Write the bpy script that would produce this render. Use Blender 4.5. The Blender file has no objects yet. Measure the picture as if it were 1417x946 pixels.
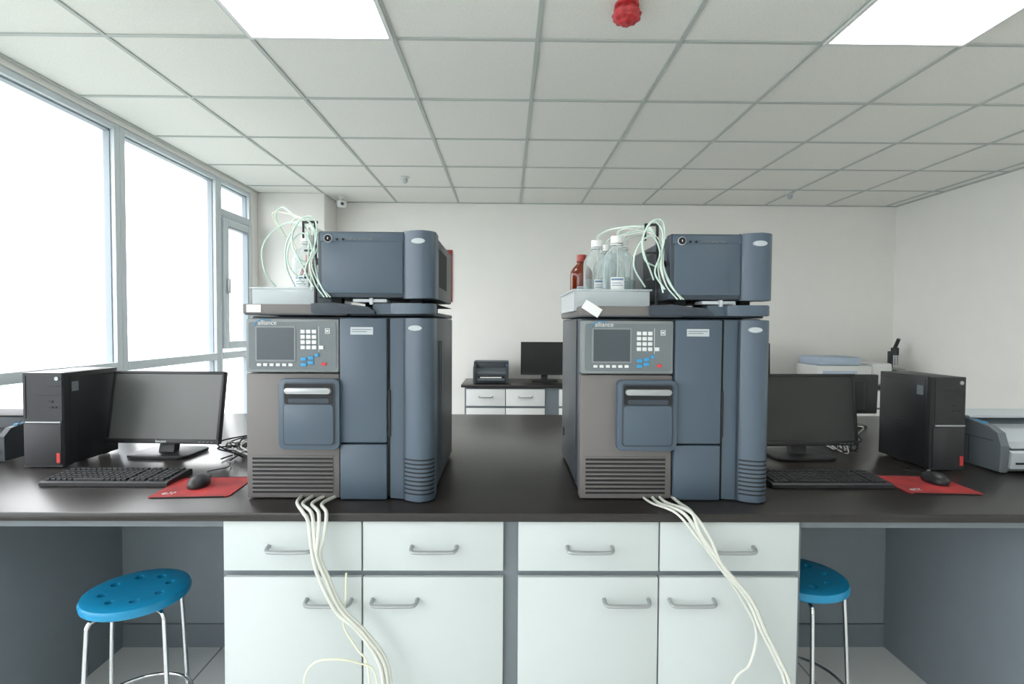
import bpy, bmesh, math, random
from mathutils import Vector, Matrix
random.seed(4)
scene = bpy.context.scene
COL = scene.collection

# ---------------------------------------------------------------- materials
def s2l(c):
    return tuple(((v/255)/12.92 if v/255 <= .04045 else ((v/255+.055)/1.055)**2.4) for v in c)
def mat(name, rgb, rough=.5, metal=0, noise=0.0, nscale=40, spec=.5, coat=0, emis=0, bump=0, trans=0, alpha=1, ior=1.45):
    m = bpy.data.materials.new(name); m.use_nodes = True
    nt = m.node_tree; b = nt.nodes['Principled BSDF']
    c = (*s2l(rgb), 1)
    b.inputs['Base Color'].default_value = c
    b.inputs['Roughness'].default_value = rough
    b.inputs['Metallic'].default_value = metal
    b.inputs['Specular IOR Level'].default_value = spec
    b.inputs['Coat Weight'].default_value = coat
    b.inputs['Transmission Weight'].default_value = trans
    b.inputs['IOR'].default_value = ior
    b.inputs['Alpha'].default_value = alpha
    if emis:
        b.inputs['Emission Color'].default_value = c
        b.inputs['Emission Strength'].default_value = emis
    tc = nt.nodes.new('ShaderNodeTexCoord')
    n = nt.nodes.new('ShaderNodeTexNoise'); n.inputs['Scale'].default_value = nscale; n.inputs['Detail'].default_value = 4
    nt.links.new(tc.outputs['Object'], n.inputs['Vector'])
    if noise:
        r = nt.nodes.new('ShaderNodeValToRGB')
        r.color_ramp.elements[0].position = .3; r.color_ramp.elements[1].position = .7
        r.color_ramp.elements[0].color = tuple(max(0, v*(1-noise)) for v in c[:3])+(1,)
        r.color_ramp.elements[1].color = tuple(min(1, v*(1+noise)) for v in c[:3])+(1,)
        nt.links.new(n.outputs['Fac'], r.inputs['Fac']); nt.links.new(r.outputs['Color'], b.inputs['Base Color'])
    if bump:
        bp = nt.nodes.new('ShaderNodeBump'); bp.inputs['Strength'].default_value = bump; bp.inputs['Distance'].default_value = .002
        nt.links.new(n.outputs['Fac'], bp.inputs['Height']); nt.links.new(bp.outputs['Normal'], b.inputs['Normal'])
    return m

M = {}
M['wall'] = mat('wall_paint', (240,239,235), .8, noise=.01, nscale=6)
M['tile'] = mat('ceiling_tile', (234,235,229), .9, noise=.05, nscale=160, bump=.3)
M['grid'] = mat('ceiling_grid_metal', (184,190,186), .5)
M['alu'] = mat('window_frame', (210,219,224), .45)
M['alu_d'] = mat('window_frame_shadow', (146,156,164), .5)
M['top'] = mat('bench_top_resin', (40,37,36), .28, noise=.12, nscale=90)
M['cabw'] = mat('cabinet_white', (190,198,198), .45, noise=.01, nscale=8)
M['cabg'] = mat('cabinet_grey', (112,120,126), .5, noise=.02, nscale=12)
M['cabd'] = mat('cabinet_blue_grey', (116,126,134), .55, noise=.02, nscale=12)
M['cabp'] = mat('kneehole_panel', (132,142,149), .55, noise=.02, nscale=12)
M['dark'] = mat('dark_gap', (16,17,19), .7)
M['silver'] = mat('handle_silver', (164,168,170), .35, metal=.6)
M['chrome'] = mat('chrome', (215,218,220), .15, metal=1)
M['blue'] = mat('instrument_blue', (70,85,99), .38, noise=.02, nscale=300, spec=.6)
M['blued'] = mat('instrument_blue_dark', (52,61,71), .45, noise=.02, nscale=300)
M['taupe'] = mat('instrument_taupe', (106,103,102), .45, noise=.03, nscale=400)
M['side'] = mat('instrument_side', (72,78,85), .45, noise=.03, nscale=300)
M['panel'] = mat('control_panel', (128,134,136), .5)
M['panel2'] = mat('control_panel_inset', (106,114,118), .5)
M['lcd'] = mat('lcd_screen', (68,77,83), .2)
M['key'] = mat('keys_white', (215,219,219), .5)
M['keyb'] = mat('keys_blue', (60,145,192), .5)
M['keyr'] = mat('keys_red', (195,60,60), .5)
M['vent'] = mat('vent_black', (28,30,33), .6)
M['white'] = mat('white_plastic', (222,224,223), .45)
M['black'] = mat('black_plastic', (34,35,38), .42, noise=.04, nscale=300)
M['black2'] = mat('black_plastic_matte', (45,46,49), .55)
M['screen'] = mat('screen_glass_sheen', (84,87,86), .28)  # base grey lifted to stand in for reflections on the glass
M['screen2'] = mat('screen_glass_dark', (42,44,45), .3)
M['keycap'] = mat('keycap', (36,37,40), .5)
M['pad'] = mat('pad_red', (146,38,40), .65, noise=.5, nscale=9)
M['padd'] = mat('pad_rim', (40,22,24), .7)
M['grey'] = mat('printer_grey', (98,105,111), .5)
M['greyl'] = mat('printer_light', (180,187,192), .5)
M['greyd'] = mat('printer_dark', (62,68,74), .5)
M['stool'] = mat('stool_blue', (26,134,180), .35, spec=.5)
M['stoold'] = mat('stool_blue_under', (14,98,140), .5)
M['hose'] = mat('silicone_hose', (236,238,230), .3, spec=.6, trans=.35)
M['hoseg'] = mat('tube_green', (194,216,206), .35)
M['hosey'] = mat('tube_yellow', (224,224,200), .4)
M['cable'] = mat('cable_black', (34,34,36), .5)
M['cablew'] = mat('cable_grey', (180,180,178), .5)
M['red'] = mat('red_plastic', (186,56,60), .4, noise=.2, nscale=50, bump=.8)
M['redsign'] = mat('sign_red', (150,74,66), .6)
M['paper'] = mat('paper', (226,228,228), .7)
M['labelb'] = mat('label_blue', (90,120,150), .6)
M['brown'] = mat('amber_glass', (120,46,20), .12, trans=.35, spec=.6)
M['brownc'] = mat('amber_cap', (150,60,50), .4)
M['bluebox'] = mat('plastic_blue', (178,194,212), .5)
def thin(name, tint, a, rough=.08, tr=(.97,.98,.98,1)):
    m = bpy.data.materials.new(name); m.use_nodes = True; nt = m.node_tree; nt.nodes.clear()
    o = nt.nodes.new('ShaderNodeOutputMaterial'); mx = nt.nodes.new('ShaderNodeMixShader')
    t = nt.nodes.new('ShaderNodeBsdfTransparent'); p = nt.nodes.new('ShaderNodeBsdfPrincipled')
    t.inputs[0].default_value = tr
    p.inputs['Base Color'].default_value = (*s2l(tint),1); p.inputs['Roughness'].default_value = rough
    fr = nt.nodes.new('ShaderNodeLayerWeight'); fr.inputs['Blend'].default_value = .35
    mr = nt.nodes.new('ShaderNodeMapRange'); mr.inputs['To Min'].default_value = a; mr.inputs['To Max'].default_value = min(1,a+.6)
    nt.links.new(fr.outputs['Facing'], mr.inputs['Value']); nt.links.new(mr.outputs['Result'], mx.inputs[0])
    nt.links.new(t.outputs[0], mx.inputs[1]); nt.links.new(p.outputs[0], mx.inputs[2]); nt.links.new(mx.outputs[0], o.inputs[0])
    return m
M['glass'] = thin('bottle_glass', (196,212,212), .12)
M['liquid'] = thin('bottle_liquid', (206,222,222), .10, .05, (.90,.95,.95,1))
M['tray'] = thin('translucent_plastic', (220,228,232), .5, .3)
def pane_mat():
    m = bpy.data.materials.new('window_glass'); m.use_nodes = True; nt = m.node_tree; nt.nodes.clear()
    o = nt.nodes.new('ShaderNodeOutputMaterial'); mx = nt.nodes.new('ShaderNodeMixShader'); mx.inputs[0].default_value = .04
    t = nt.nodes.new('ShaderNodeBsdfTransparent'); g = nt.nodes.new('ShaderNodeBsdfGlossy'); g.inputs['Roughness'].default_value = .02
    nt.links.new(t.outputs[0], mx.inputs[1]); nt.links.new(g.outputs[0], mx.inputs[2]); nt.links.new(mx.outputs[0], o.inputs[0])
    return m
M['pane'] = pane_mat()
def emis_mat(name, col, s):
    m = bpy.data.materials.new(name); m.use_nodes = True; nt = m.node_tree; nt.nodes.clear()
    o = nt.nodes.new('ShaderNodeOutputMaterial'); e = nt.nodes.new('ShaderNodeEmission')
    e.inputs[0].default_value = (*col,1); e.inputs[1].default_value = s; nt.links.new(e.outputs[0], o.inputs[0]); return m
M['lamp'] = emis_mat('led_diffuser', (1,1,.98), 8)
def floor_mat():
    m = bpy.data.materials.new('floor_tiles'); m.use_nodes = True; nt = m.node_tree; b = nt.nodes['Principled BSDF']
    tc = nt.nodes.new('ShaderNodeTexCoord'); br = nt.nodes.new('ShaderNodeTexBrick')
    br.offset = 0; br.inputs['Scale'].default_value = 1; br.inputs['Brick Width'].default_value = .6; br.inputs['Row Height'].default_value = .6
    br.inputs['Mortar Size'].default_value = .004
    br.inputs['Color1'].default_value = (*s2l((232,234,232)),1); br.inputs['Color2'].default_value = (*s2l((226,229,228)),1)
    br.inputs['Mortar'].default_value = (*s2l((150,152,154)),1)
    nt.links.new(tc.outputs['Object'], br.inputs['Vector']); nt.links.new(br.outputs['Color'], b.inputs['Base Color'])
    b.inputs['Roughness'].default_value = .35
    return m
M['floor'] = floor_mat()

# ---------------------------------------------------------------- helpers
def finish(name, bm, m, parent=None, smooth=False, loc=None):
    me = bpy.data.meshes.new(name); bmesh.ops.recalc_face_normals(bm, faces=bm.faces)
    bm.to_mesh(me); bm.free(); me.materials.append(M[m] if isinstance(m, str) else m)
    if smooth:
        for p in me.polygons: p.use_smooth = True
        try: me.set_sharp_from_angle(angle=math.radians(40))
        except Exception: pass
    o = bpy.data.objects.new(name, me); COL.objects.link(o)
    if parent: o.parent = parent
    if loc: o.location = loc
    return o
def empty(name, loc=(0,0,0), rz=0):
    e = bpy.data.objects.new(name, None); e.location = loc; e.rotation_euler = (0,0,math.radians(rz)); e.empty_display_size = .05
    COL.objects.link(e); return e
def addbox(bm, x0,x1,y0,y1,z0,z1, bev=0, seg=2):
    t = bmesh.new(); bmesh.ops.create_cube(t, size=1)
    for v in t.verts: v.co = Vector(((x0+x1)/2+v.co.x*(x1-x0), (y0+y1)/2+v.co.y*(y1-y0), (z0+z1)/2+v.co.z*(z1-z0)))
    if bev:
        b = min(bev, .45*min(abs(x1-x0),abs(y1-y0),abs(z1-z0)))
        bmesh.ops.bevel(t, geom=list(t.edges), offset=b, segments=seg, affect='EDGES', profile=.5)
    me = bpy.data.meshes.new('t'); t.to_mesh(me); t.free(); bm.from_mesh(me); bpy.data.meshes.remove(me)
def box(name, par, x0,x1,y0,y1,z0,z1, m, bev=0, seg=2):
    bm = bmesh.new(); addbox(bm, x0,x1,y0,y1,z0,z1, bev, seg); return finish(name, bm, m, par, bev>0)
def boxes(name, par, L, m, bev=0):
    bm = bmesh.new()
    for b in L: addbox(bm, *b, bev)
    return finish(name, bm, m, par, bev>0)
def prism(name, par, pts, a, b, m, axis='Z', smooth=True, bev=0):
    bm = bmesh.new()
    def mk(p,h):
        if axis=='Z': return (p[0],p[1],h)
        if axis=='Y': return (p[0],h,p[1])
        return (h,p[0],p[1])
    lo=[bm.verts.new(mk(p,a)) for p in pts]; hi=[bm.verts.new(mk(p,b)) for p in pts]; n=len(pts)
    f1=bm.faces.new(lo); f2=bm.faces.new(hi[::-1])
    for i in range(n): bm.faces.new((lo[i],lo[(i+1)%n],hi[(i+1)%n],hi[i]))
    if bev: bmesh.ops.bevel(bm, geom=list(f1.edges)+list(f2.edges), offset=bev, segments=2, affect='EDGES', profile=.5)
    return finish(name, bm, m, par, smooth)
def cyl(name, par, c, r, h, m, axis='Z', seg=32, r2=None):
    bm = bmesh.new(); bmesh.ops.create_cone(bm, cap_ends=True, segments=seg, radius1=r, radius2=r if r2 is None else r2, depth=h)
    if axis=='Y': bmesh.ops.rotate(bm, verts=bm.verts, matrix=Matrix.Rotation(math.pi/2,3,'X'))
    if axis=='X': bmesh.ops.rotate(bm, verts=bm.verts, matrix=Matrix.Rotation(math.pi/2,3,'Y'))
    bmesh.ops.translate(bm, verts=bm.verts, vec=c)
    return finish(name, bm, m, par, True)
def lathe(name, par, prof, c, m, seg=32):
    bm = bmesh.new(); rings=[]
    for r,z in prof:
        if r < 1e-5: rings.append([bm.verts.new((c[0],c[1],c[2]+z))])
        else: rings.append([bm.verts.new((c[0]+r*math.cos(2*math.pi*i/seg), c[1]+r*math.sin(2*math.pi*i/seg), c[2]+z)) for i in range(seg)])
    for A,B in zip(rings, rings[1:]):
        for i in range(seg):
            j=(i+1)%seg
            if len(A)==1 and len(B)==1: continue
            if len(A)==1: bm.faces.new((A[0],B[i],B[j]))
            elif len(B)==1: bm.faces.new((A[i],A[j],B[0]))
            else: bm.faces.new((A[i],A[j],B[j],B[i]))
    return finish(name, bm, m, par, True)
def catmull(P, n=8):
    P=[Vector(p) for p in P]; Q=[P[0]*2-P[1]]+P+[P[-1]*2-P[-2]]; out=[]
    for i in range(1,len(Q)-2):
        a,b,c,d=Q[i-1:i+3]
        for k in range(n):
            t=k/n; out.append(.5*((2*b)+(c-a)*t+(2*a-5*b+4*c-d)*t*t+(3*b-a-3*c+d)*t**3))
    out.append(P[-1]); return out
def addtube(bm, P, r, seg=10, smooth_n=8, closed=False):
    pts = catmull(P, smooth_n) if smooth_n else [Vector(p) for p in P]
    up=Vector((0,0,1)); prev=None; rings=[]
    for i,p in enumerate(pts):
        t=(pts[min(i+1,len(pts)-1)]-pts[max(i-1,0)]).normalized()
        if prev is None:
            n=t.cross(up); n = n.normalized() if n.length>1e-3 else Vector((1,0,0))
        else:
            n=prev-t*prev.dot(t); n = n.normalized() if n.length>1e-4 else t.orthogonal().normalized()
        prev=n; b=t.cross(n)
        rings.append([bm.verts.new(p+(n*math.cos(2*math.pi*k/seg)+b*math.sin(2*math.pi*k/seg))*r) for k in range(seg)])
    for A,B in zip(rings,rings[1:]):
        for k in range(seg): bm.faces.new((A[k],A[(k+1)%seg],B[(k+1)%seg],B[k]))
    bm.faces.new(rings[0][::-1]); bm.faces.new(rings[-1])
def tubes(name, par, Ls, r, m, seg=10, n=8):
    bm=bmesh.new()
    for P in Ls: addtube(bm,P,r,seg,n)
    return finish(name,bm,m,par,True)
def text(name, par, body, loc, size, m, rot=(90,0,0)):
    c=bpy.data.curves.new(name,'FONT'); c.body=body; c.size=size; c.extrude=.0004; c.materials.append(M[m])
    o=bpy.data.objects.new(name,c); COL.objects.link(o); o.parent=par; o.location=loc; o.rotation_euler=[math.radians(a) for a in rot]
    return o
def rrect(x0,x1,y0,y1,r,n=5):
    pts=[]
    for cx,cy,a0 in ((x1-r,y1-r,0),(x0+r,y1-r,90),(x0+r,y0+r,180),(x1-r,y0+r,270)):
        for k in range(n+1):
            a=math.radians(a0+90*k/n); pts.append((cx+r*math.cos(a),cy+r*math.sin(a)))
    return pts

# ---------------------------------------------------------------- room
XL,XR,YB,ZC = -2.277,3.84,5.277,2.57
YF = -3.6
box('floor',None,XL-.2,XR+.1,YF,YB+.1,-.1,0,'floor')
box('wall_back',None,XL-.2,XR+.1,YB,YB+.12,0,ZC+.1,'wall')
box('wall_front',None,XL-.2,XR+.1,YF-.12,YF,0,ZC+.1,'wall')
box('wall_right',None,XR,XR+.12,YF,YB,0,ZC+.1,'wall')
bl = empty('wall_left')
boxes('masonry',bl,[(XL-.2,XL,YF,4.82,0,.42),(XL-.2,XL,4.82,YB,0,ZC+.1),(XL-.2,XL,YF,4.82,2.535,ZC+.1)],'wall')
box('column',None,XL+.001,-1.67,4.93,YB-.001,0,ZC-.001,'wall',.004)
box('baseboard_right',None,XR-.012,XR-.0005,YF+.01,YB-.01,0.001,.09,'cabg')
ce = box('ceiling',None,XL,XR,YF,YB,ZC,ZC+.1,'tile')
gx=[.123+.6*k for k in range(-3,7)]; gy=[2.277+.6*k for k in range(-9,5)]
L=[]
for x in gx: L.append((x-.009,x+.009,YF+.002,YB-.002,ZC-.006,ZC-.0005))
for y in gy: L.append((XL+.002,XR-.002,y-.009,y+.009,ZC-.0055,ZC-.0005))
L += [(XL+.001,XL+.022,YF+.002,YB-.002,ZC-.008,ZC-.0005),(XR-.022,XR-.001,YF+.002,YB-.002,ZC-.008,ZC-.0005),(XL+.002,XR-.002,YB-.022,YB-.001,ZC-.008,ZC-.0005)]
boxes('trim_grid',ce,L,'grid')
for y0 in (1.977,-.423,-2.823):  # first row is in view; the rows behind the camera are unseen, added to brighten the room
  for x0 in (-1.077,1.323):
    e=empty('ceiling_light_panel',(x0+.3,y0,ZC-.008))
    box('diffuser',e,-.282,.282,-.282,.282,-.002,.004,'lamp')
    boxes('frame',e,[(-.298,.298,-.298,-.282,-.006,.006),(-.298,.298,.282,.298,-.006,.006),(-.298,-.282,-.282,.282,-.006,.006),(.282,.298,-.282,.282,-.006,.006)],'white')
# windows in left wall
edges=[YF+.02,-2.4,-1.2,.0,1.1,2.15,3.21,4.29]
wi=1
def window(y0,y1,z0=.42,z1=2.535,mid=1.115,fw=.045):
    global wi
    e=empty('window_%d'%wi,(XL-.04,0,0)); wi+=1
    fr=[(-.06,.03,y0+.001,y0+fw,z0,z1),(-.06,.03,y1-fw,y1-.001,z0,z1),(-.06,.03,y0+fw,y1-fw,z1-.035,z1-.001),(-.06,.03,y0+fw,y1-fw,z0+.001,z0+.04),
        (-.06,.035,y0+fw,y1-fw,mid-.028,mid+.028)]
    boxes('frame',e,fr,'alu',.004)
    boxes('shadow_strip',e,[(-.03,.005,y0+fw,y0+fw+.008,z0+.04,z1-.035),(-.03,.005,y1-fw-.008,y1-fw,z0+.04,z1-.035),(-.03,.005,y0+fw,y1-fw,z1-.045,z1-.035)],'alu_d')  # darker strips paint the inner shadow along the frame
    box('pane',e,-.02,-.014,y0+fw,y1-fw,z0+.04,z1-.035,'pane')
    return e
for a,b in zip(edges,edges[1:]): window(a,b)
e=window(4.29,4.84)
boxes('transom',e,[(-.06,.03,4.335,4.795,2.24,2.30)],'alu',.004)
boxes('sash',e,[(.0,.05,4.34,4.40,1.17,2.23),(.0,.05,4.74,4.80,1.17,2.23),(.0,.05,4.40,4.74,2.17,2.23),(.0,.05,4.40,4.74,1.17,1.23)],'alu',.005)
boxes('sash_shadow_strip',e,[(.0,.045,4.40,4.412,1.23,2.17),(.0,.045,4.728,4.74,1.23,2.17),(.0,.045,4.412,4.728,2.158,2.17)],'alu_d')  # shade around the sash opening, put in as darker strips
boxes('handle',e,[(.05,.075,4.36,4.38,1.62,1.74)],'silver',.004)

# ---------------------------------------------------------------- handles
def handle(name, par, x, y, z, w=.125):
    P=[(x-w/2,y,z+.004),(x-w/2+.002,y-.022,z),(x-w/2+.02,y-.028,z-.002),(x+w/2-.02,y-.028,z-.002),(x+w/2-.002,y-.022,z),(x+w/2,y,z+.004)]
    return tubes(name,par,[P],.0055,'silver',8,5)

# ---------------------------------------------------------------- main workbench
wb=empty('laboratory_workbench')
box('countertop',wb,-2.2,2.3,1.47,3.13,.825,.85,'top',.003)
F=1.50
box('cabinet_body',wb,-.796,.842,F,2.25,.10,.824,'cabg')
box('cabinet_plinth',wb,-.78,.825,F+.05,2.25,.0,.10,'cabd')
cols=[(-.787,-.403),(-.399,-.006),(.036,.431),(.435,.828)]
for i,(a,b) in enumerate(cols):
    box('drawer_%d'%(i+1),wb,a,b,F-.018,F-.0005,.682,.822,'cabw',.0025)
    handle('drawer_handle_%d'%(i+1),wb,(a+b)/2+(.003 if i!=0 else -.003),F-.018,.748)
    box('door_leaf_%d'%(i+1),wb,a,b,F-.018,F-.0005,.12,.664,'cabw',.0025)
    hx=(b-.09) if i in(0,2) else (a+.09)
    handle('door_handle_%d'%(i+1),wb,hx,F-.018,.598)
boxes('modesty_panel',wb,[(-1.62,-.796,2.25,2.27,.10,.824),(.842,1.63,2.25,2.27,.10,.824)],'cabp')
boxes('modesty_plinth',wb,[(-1.62,-.796,2.243,2.27,.0,.099),(.842,1.63,2.243,2.27,.0,.099)],'cabd')
boxes('side_panels',wb,[(-1.645,-1.62,1.53,3.1,0,.824),(1.63,1.655,1.53,3.1,0,.824),(-2.19,-2.165,1.53,3.1,0,.824),(2.265,2.29,1.53,3.1,0,.824)],'cabp')
box('rear_cabinet',wb,-1.62,1.63,2.29,3.09,.0,.824,'cabg')
boxes('under_rail',wb,[(-1.62,-.796,1.50,1.52,.80,.824),(.842,1.63,1.50,1.52,.80,.824),(-2.165,-1.645,1.50,1.52,.80,.824),(1.655,2.265,1.50,1.52,.80,.824)],'cabg')

# ---------------------------------------------------------------- back workbench
bb=empty('wall_workbench')
box('countertop',bb,-.40,3.82,4.70,5.27,.825,.85,'top',.003)
box('cabinet_body',bb,-.37,3.79,4.74,5.26,.1,.824,'cabg')
box('plinth',bb,-.35,3.75,4.79,5.26,0,.1,'cabd')
L=[];x=-.355
while x<3.3:
    for k in range(2):
        L.append((x,x+.345,4.722,4.739,.66,.81)); L.append((x,x+.345,4.722,4.739,.12,.64)); x+=.352
    x+=.12
boxes('drawer_fronts',bb,L,'white',.002)
for i,l in enumerate([q for q in L if q[4]>.5]): handle('drawer_handle_%d'%(i+1),bb,(l[0]+l[1])/2,4.722,.74,.12)

# ---------------------------------------------------------------- instruments
def door_profile(x0,x1,bulge=.035,yb=.05,r=.035,xc=None):
    """plan outline of the sculpted right door: flat inner strip, then a bulging column wrapping round the corner"""
    xc = x0+.045 if xc is None else xc
    pts=[(x0,yb),(x0,0.0),(xc-.003,0.0)]
    n=14
    for k in range(n+1):
        t=k/n; x=xc+(x1-r-xc)*t; y=-bulge*math.sin(math.pi*(.12+.38*t))*1.0
        pts.append((x,y))
    yb0=pts[-1][1]
    for k in range(1,7):
        a=math.radians(15*k); pts.append((x1-r+r*math.sin(a), yb0+r*(1-math.cos(a))))
    pts.append((x1,yb)); return pts
def instrument(loc, dx0, tag):
    e=empty('liquid_chromatograph',loc)
    W=.557
    box('chassis',e,.004,W-.004,.03,.55,.012,.545,'side',.006)
    boxes('feet',e,[(.03,.07,.05,.09,.0,.014),(.47,.51,.05,.09,.0,.014),(.03,.07,.46,.5,.0,.014),(.47,.51,.46,.5,.0,.014)],'dark')
    boxes('side_louvres',e,[(W-.006,W+.0005,.12+.045*k,.14+.045*k,.06,.47) for k in range(2)]+[(-.0005,.006,.10,.104,.02,.54),(-.0005,.006,.46,.50,.10,.13)],'blued')
    box('lower_left_panel',e,0,.276,0,.04,.004,.376,'taupe',.006)
    boxes('vent_slots',e,[(.018,.256,-.0015,.002,.020+.0125*k,.0265+.0125*k) for k in range(9)],'vent')
    boxes('vent_ribs',e,[(.016,.258,-.004,.001,.0265+.0125*k,.031+.0125*k) for k in range(9)],'taupe',.001)
    box('control_panel',e,.002,.276,-.004,.04,.379,.538,'panel',.006)
    prism('control_inset',e,rrect(.012,.268,.388,.528,.008),-.006,-.003,'panel2','Y')
    prism('lcd_bezel',e,rrect(.032,.150,.412,.516,.004),-.008,-.005,'panel','Y')
    box('lcd',e,.037,.145,-.0088,-.007,.417,.511,'lcd')
    keys=[(.165+.0165*i,.178+.0165*i,-.0095,-.006,.448+.0155*j,.459+.0155*j) for i in range(3) for j in range(4)]
    keys+=[(.219,.232,-.0095,-.006,.448+.0155*j,.459+.0155*j) for j in (0,)]
    keys+=[(.037+.0185*i,.049+.0185*i,-.0095,-.006,.398,.406) for i in range(6)]
    boxes('keys_white',e,keys,'key',.001)
    boxes('keys_blue',e,[(.165,.182,-.0095,-.006,.414,.424),(.186,.203,-.0095,-.006,.418,.428),(.186,.203,-.0095,-.006,.404,.414),(.165,.182,-.0095,-.006,.398,.408),(.207,.218,-.0095,-.006,.426,.436)],'keyb',.001)
    boxes('key_red',e,[(.226,.240,-.0095,-.006,.400,.409)],'keyr',.001)
    boxes('key_frame',e,[(.217,.218,-.0068,-.0055,.44,.515),(.236,.2385,-.0068,-.0055,.494,.510),(.2475,.250,-.0068,-.0055,.494,.510),(.236,.250,-.0068,-.0055,.508,.510),(.236,.250,-.0068,-.0055,.494,.496),(.240,.246,-.0075,-.0055,.499,.505)],'key')
    text('panel_text',e,'alliance',(.040,-.0085,.5195),.019,'key')
    tubes('panel_swoosh',e,[[(.030,-.0068,.516),(.034,-.0068,.526),(.050,-.0068,.534),(.078,-.0068,.5335)]],.0012,'keyb',6,6)
    # sampler door pocket
    prism('sampler_door',e,rrect(.106,.282,.155,.362,.014),-.024,.01,'blue','Y',bev=.004)
    prism('sampler_door_rim',e,rrect(.120,.270,.168,.352,.010),-.0265,-.022,'blued','Y',bev=.001)
    prism('sampler_door_face',e,rrect(.124,.266,.172,.288,.008),-.030,-.024,'blue','Y',bev=.002)
    prism('sampler_recess',e,rrect(.124,.266,.290,.348,.006),-.0275,-.024,'vent','Y')
    prism('sampler_handle',e,rrect(.128,.262,.320,.337,.007),-.040,-.026,'silver','Y',bev=.003)
    prism('sampler_handle_under',e,rrect(.136,.254,.292,.306,.005),-.030,-.026,'blued','Y')
    # centre column
    box('centre_panel',e,.279,.418,-.010,.04,.172,.541,'blue',.005)
    box('centre_panel_lower',e,.279,.418,-.010,.04,.003,.168,'blue',.005)
    box('asset_label',e,.312,.378,-.0115,-.009,.492,.514,'greyl')
    boxes('asset_label_text',e,[(.316,.374,-.0122,-.0113,.506,.508),(.316,.36,-.0122,-.0113,.500,.502)],'panel2')
    box('door_gap',e,.416,.428,.002,.04,.01,.54,'dark')
    # right door
    prism('right_door',e,door_profile(.426,W),.004,.541,'blue','Z',bev=.003)
    box('door_grip',e,.419,.4275,-.006,.02,.19,.33,'vent',.003)
    boxes('column_seam',e,[(.467,.4705,-.012,-.001,.008,.538)],'blued')
    pr=[(x+(.0006 if x>.5 else 0),y-.0006) for x,y in door_profile(.426,W)[3:-1]]
    bm=bmesh.new()
    for k in range(9):
        z0=.024+.0125*k; z1=z0+.0048
        lo=[bm.verts.new((x,y,z0)) for x,y in pr]; hi=[bm.verts.new((x,y,z1)) for x,y in pr]
        for i in range(len(pr)-1): bm.faces.new((lo[i],lo[i+1],hi[i+1],hi[i]))
    finish('door_grooves',bm,'vent',e,True)
    bm=bmesh.new(); bmesh.ops.create_cone(bm,cap_ends=True,segments=32,radius1=1,radius2=.92,depth=1)
    for v in bm.verts: v.co=Vector((.505+v.co.x*.021, -.033-v.co.z*.006, .512+v.co.y*.0085))
    finish('logo_badge',bm,'greyl',e,True)
    # solvent deck
    box('deck_tray',e,-.002,.30,-.004,.54,.548,.566,'side',.004)
    boxes('deck_lip',e,[(-.004,.30,-.008,.006,.552,.580),(-.004,.010,.006,.54,.552,.580)],'taupe',.003)
    box('deck_base',e,.30,W-.004,.02,.54,.547,.560,'blued',.003)
    prism('deck_wedge',e,[(.20,.556),(.20,.582),(.262,.586),(.365,.574),(.385,.560),(.385,.552),(.21,.552)],-.022,.05,'blued','Y',bev=.002)
    prism('deck_front',e,door_profile(.375,W,xc=.43),.553,.584,'blue','Z',bev=.003)
    box('drawer_line',e,.375,W-.002,.0,.5,.584,.5855,'vent')
    if tag:
        o=box('hanging_tag',e,-.028,.028,-.001,.001,-.014,.014,'paper'); o.location=(.03,-.014,.572); o.rotation_euler=(0,math.radians(32),0)
    else:
        box('deck_label',e,.008,.05,-.0095,-.0075,.556,.578,'paper')
    # detector module
    d=dx0; X1=W+.004; Z0=.600; Z1=.793
    box('detector_chassis',e,d+.004,X1-.004,.02,.47,Z0,Z1-.004,'side',.006)
    box('detector_front',e,d,X1-.088,-.012,.03,Z0,Z1,'blued',.006)
    box('detector_face',e,d+.012,X1-.094,-.016,.0,Z0+.012,Z1-.028,'blue',.005)
    box('detector_strip',e,d+.008,X1-.092,-.015,.0,Z1-.030,Z1-.004,'blue',.003)
    prism('detector_column',e,door_profile(X1-.096,X1,xc=X1-.092),Z0-.002,Z1+.001,'blue','Z',bev=.003)
    boxes('detector_feet',e,[(d+.03,d+.06,.02,.05,.585,.602),(X1-.08,X1-.05,.02,.05,.585,.602),(d+.03,d+.06,.4,.43,.56,.602),(X1-.08,X1-.05,.4,.43,.56,.602)],'dark')
    boxes('detector_drain',e,[(d+.10,d+.20,-.004,.06,.587,.597),(d+.15,d+.16,-.010,.02,.580,.600)],'greyl',.002)
    cyl('power_ring',e,(d+.033,-.017,Z1-.022),.012,.006,'greyl','Y')
    cyl('power_button',e,(d+.033,-.019,Z1-.022),.010,.006,'dark','Y')
    boxes('power_mark',e,[(d+.0318,d+.0342,-.0228,-.0215,Z1-.025,Z1-.019)],'key')
    for k in range(2): cyl('status_led_%d'%(k+1),e,(d+.058+.018*k,-.0165,Z1-.024),.0035,.003,'dark','Y')
    text('detector_text',e,'UV/VIS DETECTOR',(d+.090,-.0162,Z1-.026),.0085,'panel')
    bm=bmesh.new(); bmesh.ops.create_cone(bm,cap_ends=True,segments=32,radius1=1,radius2=.92,depth=1)
    for v in bm.verts: v.co=Vector((X1-.047+v.co.x*.021, -.034-v.co.z*.006, Z1-.030+v.co.y*.0085))
    finish('detector_badge',bm,'greyl',e,True)
    boxes('detector_side_vents',e,[(X1-.006,X1-.0035,.10+.012*k,.106+.012*k,.64,.76) for k in range(18)]+[(d+.0035,d+.006,.10+.012*k,.106+.012*k,.64,.76) for k in range(18)],'vent')
    # tube bracket
    bx=d-.028
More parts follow.
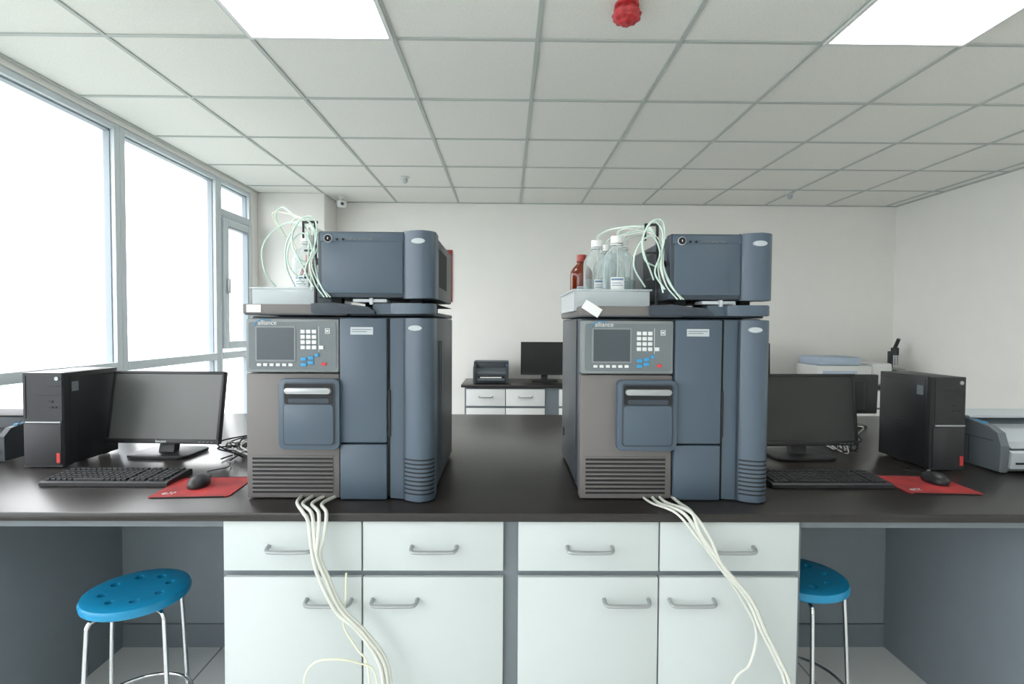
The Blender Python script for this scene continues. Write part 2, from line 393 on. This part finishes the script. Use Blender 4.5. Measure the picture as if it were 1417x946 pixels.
    boxes('tube_bracket',e,[(bx,bx+.008,.035,.043,.566,.83),(bx-.035,bx+.012,.036,.042,.824,.832),(bx-.03,bx+.01,.036,.042,.74,.746),(bx-.03,bx+.01,.036,.042,.66,.666),(bx-.035,bx-.029,.036,.042,.78,.832),(bx+.008,d+.002,.034,.044,.70,.72)],'black',.0015)
    return e
def bottle(par,name,x,y,z,r=.046,h=.19,brown=False,label=0,cap='white'):
    g='brown' if brown else 'glass'
    b=empty(name,(x,y,z)); b.parent=par
    prof=[(0,.0),(r*.9,0),(r,.006),(r,h*.80),(r*.96,h*.88),(r*.75,h*.97),(r*.42,h*1.05),(r*.38,h*1.10),(r*.38,h*1.2)]
    lathe('glass_body',b,prof,(0,0,0),g)
    if not brown:
        lathe('liquid',b,[(0,.003),(r*.93,.003),(r*.93,h*.55),(0,h*.55)],(0,0,0),'liquid')
        tubes('dip_tube',b,[[(0,0,h*1.18),(.004,0,h*.7),(-.006,0,.02)]],.0022,'hose',6,5)
        cyl('inlet_filter',b,(-.006,0,.022),.005,.022,'silver','Z',12)
    cyl('cap',b,(0,0,h*1.2-.002),r*.43,.022,cap)
    lathe('cap_ring',b,[(r*.40,h*1.10),(r*.48,h*1.10),(r*.48,h*1.112),(r*.40,h*1.112)],(0,0,0),cap)
    n=8; bm=bmesh.new(); A=[];B=[]
    for k in range(n+1):
        a=math.radians(-120+label+55*k/n); A.append(bm.verts.new((math.cos(a)*r*1.012,math.sin(a)*r*1.012,h*.28))); B.append(bm.verts.new((math.cos(a)*r*1.012,math.sin(a)*r*1.012,h*.54)))
    for k in range(n): bm.faces.new((A[k],A[k+1],B[k+1],B[k]))
    finish('label',bm,'paper',b,True)
    bm=bmesh.new()
    for (h0,h1,a0,a1) in ((.49,.52,-117,-70),(.44,.45,-115,-76),(.40,.41,-115,-72)):
        A=[];B=[]
        for k in range(n+1):
            a=math.radians(a0+label+(a1-a0)*k/n); A.append(bm.verts.new((math.cos(a)*r*1.018,math.sin(a)*r*1.018,h*h0))); B.append(bm.verts.new((math.cos(a)*r*1.018,math.sin(a)*r*1.018,h*h1)))
        for k in range(n): bm.faces.new((A[k],A[k+1],B[k+1],B[k]))
    finish('label_stripe',bm,'labelb',b,True)
def tray(par,x0,x1,y0,y1,z0,h):
    e=empty('solvent_tray',(0,0,0)); e.parent=par
    t=.003
    boxes('shell',e,[(x0,x1,y0,y1,z0,z0+t),(x0,x1,y0,y0+t,z0+t,z0+h),(x0,x1,y1-t,y1,z0+t,z0+h),(x0,x0+t,y0+t,y1-t,z0+t,z0+h),(x1-t,x1,y0+t,y1-t,z0+t,z0+h)],'tray')
    boxes('rim',e,[(x0-.006,x1+.006,y0-.006,y0+t,z0+h,z0+h+.005),(x0-.006,x1+.006,y1-t,y1+.006,z0+h,z0+h+.005),(x0-.006,x0+t,y0+t,y1-t,z0+h,z0+h+.005),(x1-t,x1+.006,y0+t,y1-t,z0+h,z0+h+.005)],'tray')
def solvents(par,dx0,left):
    x1=dx0-.035 if left else dx0-.036
    tray(par,-.012,x1,.07,.45,.568,.062)
    xs=[(.135,.15),(.085,.235),(.175,.25),(.135,.335),(.17,.40)]
    if left: xs=[(.122,.17),(.13,.345)]
    for i,(x,y) in enumerate(xs): bottle(par,'bottle_%d'%(i+1),x,y,.573,label=(-5,10,0,0,0)[i])
    bottle(par,'amber_bottle_1',.046,.33 if not left else .40,.573,r=.040,h=.16,brown=True,cap='brownc')
    bx=dx0-.028
    g=[];w=[]
    top=.573+.19*1.2+.010
    for i,(x,y) in enumerate(xs):
        for k in range(2):
            o=.006*k; s=random.uniform(-.012,.008)
            P=[(x+o,y,top),(x+o+.004,y-.01,top+.016),(x+(bx-x)*.35,y-.05,top+.026+s),(bx-.012+o,.07,top+.008+s),(bx+.016+o*.6,.03,.76),(bx+.004+o,.0+s,.70),(bx+.02+o*2,-.01,.64),(bx+.05+o*3,-.02,.60)]
            (g if (i+k)%2 else w).append(P)
    tubes('solvent_tubing_green',par,g,.0020,'hoseg',8,6)
    tubes('solvent_tubing_clear',par,w,.0020,'hose',8,6)
    L=[[(bx,.03,.70),(bx-.04,.01,.72),(bx-.05,.0,.78),(bx-.02,.0,.83),(bx+.012,.01,.80),(bx+.012,.01,.72),(bx+.03,-.01,.65),(bx+.06,-.022,.60)],
       [(bx-.01,.02,.66),(bx-.05,.0,.76),(bx-.03,.0,.825),(bx+.01,.01,.835),(bx+.018,.01,.78),(bx+.0,.01,.70),(bx+.01,-.01,.62)],
       [(bx-.03,.04,.64),(bx-.07,.02,.70),(bx-.06,.01,.76),(bx-.02,.01,.79),(bx+.005,.01,.74),(bx-.012,.0,.68),(bx+.015,-.01,.63)]]
    if left:
        L+= [[(.04,.12,.64),(.015,.10,.68),(.005,.10,.75),(.03,.10,.80),(.075,.09,.83),(.13,.06,.83),(.18,.03,.81)],
             [(.10,.12,.64),(.085,.09,.70),(.09,.08,.77),(.13,.06,.82),(.17,.04,.80),(.175,.03,.72),(.16,.03,.66)],
             [(.06,.15,.80),(.04,.12,.86),(.07,.10,.885),(.12,.08,.85),(.16,.05,.84),(.20,.02,.80)]]
        tubes('tubing_yellow',par,[[(.05,.16,.80),(.03,.12,.87),(.10,.10,.862),(.17,.05,.835)],[(.09,.16,.76),(.085,.12,.82),(.12,.08,.85),(.165,.04,.83)]],.0018,'hosey',8,6)
    tubes('service_loops',par,L,.0025,'hoseg',8,6)
i1=instrument((-.77,1.584,.85),.217,False); solvents(i1,.217,True)
i2=instrument((.220,1.584,.85),.258,True); solvents(i2,.258,False)

# ---------------------------------------------------------------- drain hoses
h1=empty('drain_hose_bundle')
base=[(-.575,1.60,.858),(-.58,1.52,.859),(-.53,1.452,.855),(-.515,1.43,.80),(-.51,1.428,.75),(-.488,1.428,.69),(-.45,1.428,.607),(-.385,1.425,.54),(-.335,1.425,.47),(-.318,1.42,.40),(-.30,1.41,.20),(-.26,1.38,.02)]
Ls=[]
for k,(o,o2) in enumerate([(0,0),(.034,.006),(.07,.013)]):
    P=[]
    for j,p in enumerate(base):
        f=max(0,1-j/4.0); P.append((p[0]+o*f*1.0+o2*(1-f)*.8, p[1]-.006*(k%2)*(j>2), p[2]))
    Ls.append(P)
Ls.append([(-.61,1.60,.858),(-.60,1.53,.859),(-.555,1.455,.857),(-.535,1.44,.835),(-.52,1.425,.76),(-.50,1.42,.69),(-.455,1.42,.60),(-.40,1.42,.55),(-.345,1.42,.47),(-.325,1.41,.40),(-.31,1.40,.2),(-.28,1.37,.02)])
tubes('hoses',h1,Ls,.0050,'hose',10,8)
tubes('thin_tubes',h1,[[(-.43,1.43,.70),(-.435,1.44,.62),(-.44,1.44,.55),(-.40,1.43,.49),(-.37,1.42,.45),(-.36,1.40,.3),(-.36,1.38,.02)],
   [(-.50,1.40,.02),(-.53,1.40,.25),(-.535,1.40,.41),(-.51,1.40,.47),(-.45,1.40,.482),(-.39,1.41,.465),(-.35,1.42,.43),(-.34,1.41,.30),(-.33,1.40,.02)]],.0025,'hosey',8,8)
h2=empty('drain_hose_bundle')
A=[(.44,1.60,.858),(.445,1.53,.859),(.49,1.455,.857),(.53,1.432,.80),(.58,1.428,.723),(.655,1.425,.636),(.70,1.425,.54),(.735,1.42,.47),(.76,1.41,.40),(.785,1.40,.2),(.80,1.37,.02)]
B=[(.50,1.60,.858),(.505,1.53,.859),(.515,1.455,.857),(.528,1.425,.81),(.59,1.42,.723),(.665,1.42,.636),(.71,1.42,.54),(.75,1.415,.455),(.77,1.40,.40),(.80,1.39,.2),(.83,1.36,.02)]
C=[(.41,1.60,.858),(.425,1.53,.859),(.47,1.455,.857),(.515,1.43,.805),(.575,1.435,.728),(.645,1.44,.63),(.688,1.435,.54),(.67,1.43,.45),(.62,1.42,.40),(.55,1.40,.2),(.5,1.37,.02)]
D=[(p[0]+(.022 if i<4 else .008),p[1]-.008 if i>2 else p[1],p[2]+.001) for i,p in enumerate(A)]
tubes('hoses',h2,[A,B,D],.0050,'hose',10,8)
tubes('thin_tubes',h2,[C],.0035,'hose',8,8)

# ---------------------------------------------------------------- computers
def tower(loc, w, side_right, rz=0, h=.342, dp=.27):
    e=empty('computer_tower',loc,rz)
    box('case',e,0,w,.02,dp,.006,h,'black',.003)
    prism('front_bezel',e,[(0,.022),(0,.006),(.004,0),(w-.004,0),(w,.006),(w,.022)],.004,h,'black','Z',smooth=False)
    box('front_lower',e,.008,w-.006,-.004,.002,.012,h*.47,'black2',.003)
    boxes('front_trim',e,[(.014,w-.006,-.006,-.001,h*.478,h*.492)],'silver')
    boxes('drive_slots',e,[(.05,w-.01,-.002,.001,h*.86,h*.865),(.05,w-.01,-.002,.001,h*.76,h*.765),(.012,.014,-.002,.001,h*.52,h*.97)],'black2')
    boxes('ports',e,[(w-.05,w-.035,-.002,.001,h*.69,h*.71),(w-.05,w-.035,-.002,.001,h*.63,h*.65),(w-.03,w-.022,-.002,.001,h*.63,h*.65)],'vent')
    cyl('power_button',e,(w-.02,-.001,h*.94),.007,.004,'silver','Y',20)
    box('sticker',e,w-.022,w-.010,-.0055,-.0035,.02,.055,'keyr')
    sx=w if side_right else 0
    boxes('side_vents',e,[(sx-.001,sx+.001,.07+.014*i,.074+.014*i,.10+.014*j,.104+.014*j) for i in range(8) for j in range(5)],'vent')
    boxes('panel_seam',e,[(sx-.0008,sx+.0008,.025,dp-.01,h-.02,h-.018),(sx-.0008,sx+.0008,.03,.032,.01,h-.01)],'vent')
    boxes('side_sticker',e,[(sx-.0012,sx+.0012,.04,.07,h-.07,h-.035)],'panel2')
    boxes('feet',e,[(.015,.04,.03,.06,.0,.007),(w-.04,w-.015,.03,.06,.0,.007),(.015,.04,dp-.06,dp-.03,0,.007),(w-.04,w-.015,dp-.06,dp-.03,0,.007)],'dark')
    return e
def monitor(loc, w=.45, h=.285, rz=0, tilt=8, lift=.06, scr='screen', logo=True):
    e=empty('computer_monitor',loc,rz)
    hd=empty('head',(0,0,lift)); hd.parent=e; hd.rotation_euler=(math.radians(-tilt),0,0)
    box('shell',hd,-w/2,w/2,0,.022,0,h,'black2',.004)
    prism('back_bulge',hd,[(-w*.36,.022),(-w*.30,.045),(w*.30,.045),(w*.36,.022)],h*.12,h*.85,'black','Z',smooth=False)
    boxes('bezel',hd,[(-w/2,w/2,-.004,.001,h-.012,h),(-w/2,-w/2+.011,-.004,.001,.018,h-.012),(w/2-.011,w/2,-.004,.001,.018,h-.012),(-w/2,w/2,-.006,.001,0,.018)],'black',.0015)
    box('screen',hd,-w/2+.011,w/2-.011,-.0015,.0005,.018,h-.012,scr)
    if logo: text('logo_text',hd,'lenovo',(-.024,-.0065,.004),.016,'key')
    boxes('buttons',hd,[(w/2-.03-.016*k,w/2-.022-.016*k,-.0068,-.0055,.006,.009) for k in range(4)],'panel2')
    prism('neck',e,[(.02,.008),(.055,.008),(.07,.06),(.06,lift+h*.5),(.038,lift+h*.5),(.035,.06)],-.03,.03,'black','X',smooth=False)
    prism('base',e,rrect(-.12,.12,-.05,.13,.03),0.001,.012,'black','Z',bev=.003)
    return e
def keyboard(loc,rz=0,w=.395):
    e=empty('keyboard',loc,rz); d=.14
    prism('case',e,[(0,.001),(0,.012),(.01,.016),(d-.01,.024),(d,.02),(d,.001)],0,w,'black','X',smooth=False)
    bm=bmesh.new(); s=w/.43
    for r in range(6):
        y0=.012+r*.0195+(.004 if r==5 else 0); z=.0165+.0075*(y0/d)
        x=.010
        while x<w-.02:
            kw=.0150
            if r==0 and .08<x<.18: kw=.10
            if abs(x-.285*s)<.006: x+=.008
            if abs(x-.348*s)<.008: x+=.006
            addbox(bm,x,min(x+kw,w-.008),y0,y0+.0155,z-.002,z+.006,.0015,1); x+=kw+.0025
    finish('keycaps',bm,'keycap',e,False)
    return e
def mouse(loc,rz=0):
    e=empty('computer_mouse',loc,rz)
    bm=bmesh.new(); bmesh.ops.create_uvsphere(bm,u_segments=24,v_segments=14,radius=1)
    for v in bm.verts:
        x,y,z=v.co; z=max(z,-.25)
        v.co=Vector((x*.031*(1-.12*y), y*.055, (z+.25)*.027*(1-.15*y)+.0005))
    finish('shell',bm,'black',e,True)
    cyl('wheel',e,(0,.028,.024),.008,.006,'grey','X',16)
    tubes('cord',e,[[(0,.054,.008),(.01,.09,.006),(-.02,.14,.006),(.03,.19,.006),(.02,.26,.006)]],.0018,'cable',6,6)
    return e
def mousepad(loc,w,d,rz):
    e=empty('mouse_pad',loc,rz)
    prism('mat',e,rrect(-w/2,w/2,-d/2,d/2,.012),.0005,.003,'pad','Z')
    boxes('stitched_edge',e,[(-w/2+.012,w/2-.012,-d/2-.001,-d/2+.003,.0005,.0035),(-w/2+.012,w/2-.012,d/2-.003,d/2+.001,.0005,.0035)],'padd')
    text('pad_text',e,'e!?',(-w*.40,-d*.36,.0032),.035,'greyl',(0,0,0))
    return e
tower((-1.73,1.92,.851),.145,True)
tower((1.545,1.92,.851),.128,False)
monitor((-1.35,2.10,.851),.455,.285,-3,10,.050)
monitor((1.18,2.10,.851),.455,.285,3,6,.050,'screen2',False)
keyboard((-1.485,1.70,.851),0,.405)
keyboard((.86,1.70,.851),0)
mousepad((-.960,1.70,.850),.235,.21,4); mouse((-.985,1.715,.854),12)
mousepad((1.39,1.745,.850),.225,.20,-4); mouse((1.445,1.775,.854),-6)

# ---------------------------------------------------------------- printers
def printer(loc, w, d, h, body='grey', rz=0, top='greyl'):
    e=empty('laser_printer',loc,rz)
    prof=[(0,.004),(0,h*.62),(.03,h*.80),(d*.35,h*.86),(d*.40,h),(d*.95,h),(d,h*.93),(d,.004)]
    prism('cheek_1',e,prof,0,w*.08,body,'X',smooth=False,bev=.002)
    prism('cheek_2',e,prof,w*.92,w,body,'X',smooth=False,bev=.002)
    box('lower_body',e,w*.08,w*.92,.012,d-.004,.004,h*.42,body,.004)
    box('rear_body',e,w*.08,w*.92,d*.42,d-.004,h*.42,h*.97,body,.004)
    box('top_lid',e,.004,w-.004,d*.40,d*.97,h*.985,h*1.02,top,.006)
    prism('output_ramp',e,[(.02,h*.55),(d*.42,h*.70),(d*.42,h*.62),(.02,h*.44)],w*.08,w*.92,top,'X',smooth=False)
    prism('front_tray',e,[(-.03,.03),(-.03,.045),(.02,.05),(.02,.03)],w*.12,w*.88,top,'X',smooth=False)
    box('tray_slot',e,w*.12,w*.88,.008,.014,h*.22,h*.36,'dark')
    box('paper_stack',e,w*.2,w*.8,-.02,.02,.0505,.060,'paper')
    boxes('control_buttons',e,[(w*.93,w*.98,.06+.03*k,.075+.03*k,h*.835,h*.86) for k in range(3)],'keyb')
    boxes('feet',e,[(.02,.05,.03,.06,0,.006),(w-.05,w-.02,.03,.06,0,.006),(.02,.05,d-.06,d-.03,0,.006),(w-.05,w-.02,d-.06,d-.03,0,.006)],'dark')
    return e
def printer_closed(loc, w, d, h):
    """compact laser printer: tall sides, light sloping top deck, fold-down front"""
    e=empty('laser_printer',loc)
    prof=[(0,.006),(-.004,h*.55),(.012,h*.80),(.05,h*.90),(d*.55,h),(d*.96,h*.985),(d,h*.90),(d,.006)]
    prism('cheek_1',e,prof,0,.03,'grey','X',smooth=False,bev=.003)
    prism('cheek_2',e,prof,w-.03,w,'grey','X',smooth=False,bev=.003)
    prism('body',e,[(.02,.006),(.02,h*.48),(.10,h*.55),(d*.58,h*.95),(d*.96,h*.95),(d*.96,.006)],.03,w-.03,'grey','X',smooth=False)
    prism('top_deck',e,[(d*.42,h*.985),(d*.97,h*.99),(d*.97,h*1.03),(d*.42,h*1.03)],.004,w-.004,'greyl','X',smooth=False,bev=.003)
    boxes('side_seam',e,[(-.0008,.001,.03,d-.03,h*.62,h*.635),(-.0008,.001,d*.40,d*.41,.02,h*.62)],'greyd')
    prism('front_door',e,[(-.006,.02),(-.010,h*.42),(.0,h*.46),(.02,h*.46),(.02,.02)],.034,w-.034,'greyl','X',smooth=False,bev=.002)
    box('feed_slot',e,.05,w-.05,-.0115,-.007,h*.20,h*.235,'dark')
    prism('output_tray',e,[(.0,h*.50),(.06,h*.53),(d*.5,h*.80),(d*.5,h*.83),(.06,h*.57),(.0,h*.53)],.04,w-.04,'greyl','X',smooth=False)
    boxes('control_buttons',e,[(.006,.022,.075+.03*k,.09+.03*k,h*.925+.002*k,h*.95+.002*k) for k in range(3)],'keyb')
    boxes('feet',e,[(.02,.05,.03,.06,0,.008),(w-.05,w-.02,.03,.06,0,.008),(.02,.05,d-.06,d-.03,0,.008),(w-.05,w-.02,d-.06,d-.03,0,.008)],'dark')
    return e
printer_closed((1.765,1.88,.8505),.40,.32,.183)
printer((-2.17,2.0,.8505),.30,.28,.155,'greyd',0,'black2')
printer((-.30,4.80,.8505),.32,.30,.19,'greyd',0,'grey')
monitor((.36,5.02,.851),.45,.31,0,2,.06,'screen2',False)
monitor((2.28,5.02,.851),.42,.31,0,2,.06,'screen2',False)
monitor((1.76,2.86,.851),.46,.21,180,2,.06,'screen2',False)

# benchtop analyser with lid on wall bench
an=empty('benchtop_analyser',(2.80,4.78,.8505))
box('body',an,0,.50,0,.36,.004,.18,'white',.015)
box('lid',an,.01,.40,-.008,.34,.18,.255,'bluebox',.02)
box('side_pod',an,.51,.70,.02,.34,.004,.20,'white',.02)
boxes('front_panel',an,[(.05,.36,-.006,0,.05,.13)],'bluebox',.002)
ms=empty('microscope',(3.66,5.0,.8505))
prism('foot',ms,rrect(-.07,.07,-.09,.09,.02),.001,.03,'black2','Z',bev=.003)
box('arm',ms,-.018,.018,.04,.075,.03,.30,'greyd',.006)
box('stage',ms,-.06,.06,-.07,.05,.13,.142,'silver',.003)
cyl('head',ms,(0,.0,.30),.032,.07,'black2','Z')
cyl('objective',ms,(0,-.02,.22),.015,.09,'silver','Z')
o=cyl('eyepiece',ms,(0,0,0),.016,.11,'black','Z'); o.location=(0,-.02,.37); o.rotation_euler=(math.radians(30),0,0)
cyl('focus_knob',ms,(0,.055,.12),.02,.09,'silver','X')

# ---------------------------------------------------------------- cables
def mess(name,c,n,sx,sy,sz,mats):
    e=empty(name,c)
    groups={}
    for k in range(n):
        P=[]; N=random.randint(5,8)
        for i in range(N):
            z=random.uniform(.006,sz) if 0<i<N-1 else .006
            P.append((random.uniform(-sx,sx),random.uniform(-sy,sy),z))
        groups.setdefault(mats[k%len(mats)],[]).append(P)
    for m_,P in groups.items():
        o=tubes('cords_'+m_,e,P,.003,m_,6,7)
        for v in o.data.vertices: v.co.z=max(v.co.z,.0005)
mess('cable_bundle',(-1.0,2.14,.852),14,.11,.14,.08,['cable','cablew','cable'])
mess('cable_bundle',(1.43,2.26,.852),10,.05,.10,.14,['cable','cablew','cablew'])

# ---------------------------------------------------------------- stools
def stool(loc,rz):
    e=empty('lab_stool',loc,rz); R=.142; H=.575
    prof=[(0,H-.004),(R*.5,H-.003),(R*.86,H),(R*.97,H-.004),(R,H-.014),(R*.985,H-.026),(R*.95,H-.030),(R*.93,H-.018),(R*.5,H-.016),(0,H-.016)]
    s=lathe('seat',e,prof,(0,0,0),'stool',64)
    bm=bmesh.new()
    for k in range(8):
        a=2*math.pi*k/8+.2
        t=bmesh.ops.create_cone(bm,cap_ends=True,segments=20,radius1=.0125,radius2=.0125,depth=.08)
        bmesh.ops.translate(bm,verts=t['verts'],vec=(math.cos(a)*.084,math.sin(a)*.084,H-.01))
    cut=finish('cut',bm,'stoold'); cut.parent=e
    bpy.context.view_layer.update()
    md=s.modifiers.new('holes','BOOLEAN'); md.operation='DIFFERENCE'; md.object=cut; md.solver='EXACT'
    dg=bpy.context.evaluated_depsgraph_get(); me=bpy.data.meshes.new_from_object(s.evaluated_get(dg))
    s.modifiers.clear(); s.data=me; bpy.data.objects.remove(cut)
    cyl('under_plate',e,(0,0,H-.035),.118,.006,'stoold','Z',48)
    L=[]
    for k in range(4):
        a=math.radians(45+90*k); c,sn=math.cos(a),math.sin(a)
        L.append([(c*.05,sn*.05,H-.043),(c*.110,sn*.110,H-.043),(c*.130,sn*.130,H-.055),(c*.135,sn*.135,H-.10),(c*.147,sn*.147,.25),(c*.158,sn*.158,.012)])
    tubes('legs',e,L,.0065,'chrome',12,6)
    ring=[(.140*math.cos(2*math.pi*k/48),.140*math.sin(2*math.pi*k/48),.22) for k in range(49)]
    tubes('foot_ring',e,[ring],.005,'chrome',10,0)
    for k in range(4):
        a=math.radians(45+90*k); cyl('foot_%d'%(k+1),e,(math.cos(a)*.158,math.sin(a)*.158,.008),.010,.016,'dark','Z',16)
    return e
stool((-1.11,1.60,0),18)
stool((.952,1.70,0),32)

# ---------------------------------------------------------------- ceiling fittings and wall things
def sprinkler(loc):
    e=empty('smoke_detector',loc)
    lathe('rose',e,[(0,-.004),(.034,-.005),(.038,0),(0,.002)],(0,0,-.006),'white')
    lathe('sensor',e,[(.014,0),(.022,-.018),(.018,-.038),(.008,-.045),(0,-.045)],(0,0,-.006),'greyl')
sprinkler((-.83,4.38,ZC)); sprinkler((2.53,4.80,ZC))
e=empty('sprinkler_cover',(.44,2.02,ZC-.006))
lathe('collar',e,[(0,0),(.045,0),(.045,-.008),(.03,-.012),(0,-.012)],(0,0,0),'red')
bm=bmesh.new(); bmesh.ops.create_icosphere(bm,subdivisions=4,radius=.050)
for v in bm.verts:
    s=1+.10*math.sin(v.co.x*170)*math.cos(v.co.y*150)+.06*math.sin(v.co.z*200); v.co=Vector((v.co.x*s,v.co.y*s,v.co.z*s*.72-.036))
finish('wrapped_cap',bm,'red',e,True)
e=empty('security_camera',(-1.55,5.05,ZC))
cyl('mount',e,(0,0,-.015),.03,.03,'white')
box('bracket',e,-.012,.012,-.03,.012,-.055,-.03,'white',.004)
o=box('body',e,-.035,.035,-.10,.06,-.033,.033,'white',.015); o.location=(0,-.01,-.072); o.rotation_euler=(math.radians(12),0,math.radians(25))
o=cyl('lens',e,(0,0,0),.014,.02,'greyd','Y'); o.location=(.038,-.100,-.090)
e=empty('wall_notice',( -.735,YB-.012,1.60))
box('board',e,-.2,.2,0,.010,0,.51,'redsign',.002)
boxes('print',e,[(-.16,.16,-.001,.0005,.08,.40)],'paper')

# ---------------------------------------------------------------- world
w=bpy.data.worlds.new('overcast_sky'); scene.world=w; w.use_nodes=True; nt=w.node_tree; nt.nodes.clear()
out=nt.nodes.new('ShaderNodeOutputWorld'); bg=nt.nodes.new('ShaderNodeBackground'); tc=nt.nodes.new('ShaderNodeTexCoord')
sp=nt.nodes.new('ShaderNodeSeparateXYZ'); cr=nt.nodes.new('ShaderNodeValToRGB')
mr=nt.nodes.new('ShaderNodeMapRange'); mr.inputs['From Min'].default_value=-1; mr.inputs['From Max'].default_value=1
nt.links.new(tc.outputs['Generated'],sp.inputs[0]); nt.links.new(sp.outputs['Z'],mr.inputs['Value']); nt.links.new(mr.outputs[0],cr.inputs[0])
el=cr.color_ramp.elements; el[0].position=.30; el[0].color=(.24,.26,.25,1); el[1].position=.52; el[1].color=(.97,.985,1,1)
x=cr.color_ramp.elements.new(.485); x.color=(.48,.52,.52,1)
nt.links.new(cr.outputs[0],bg.inputs[0]); bg.inputs[1].default_value=5.2; nt.links.new(bg.outputs[0],out.inputs[0])

# ---------------------------------------------------------------- camera
cd=bpy.data.cameras.new('camera'); cam=bpy.data.objects.new('camera',cd); COL.objects.link(cam)
cd.sensor_width=36; cd.sensor_fit='HORIZONTAL'; cd.lens=740/1417*36; cd.clip_start=.02
cam.location=(0,0,1.37)
R=Matrix.Rotation(math.radians(-.58),4,'Z')@Matrix.Rotation(math.radians(90-1.72),4,'X')@Matrix.Rotation(math.radians(.33),4,'Z')
cam.rotation_euler=R.to_euler()
scene.camera=cam
scene.view_settings.view_transform='Standard'
scene.view_settings.exposure=0.40
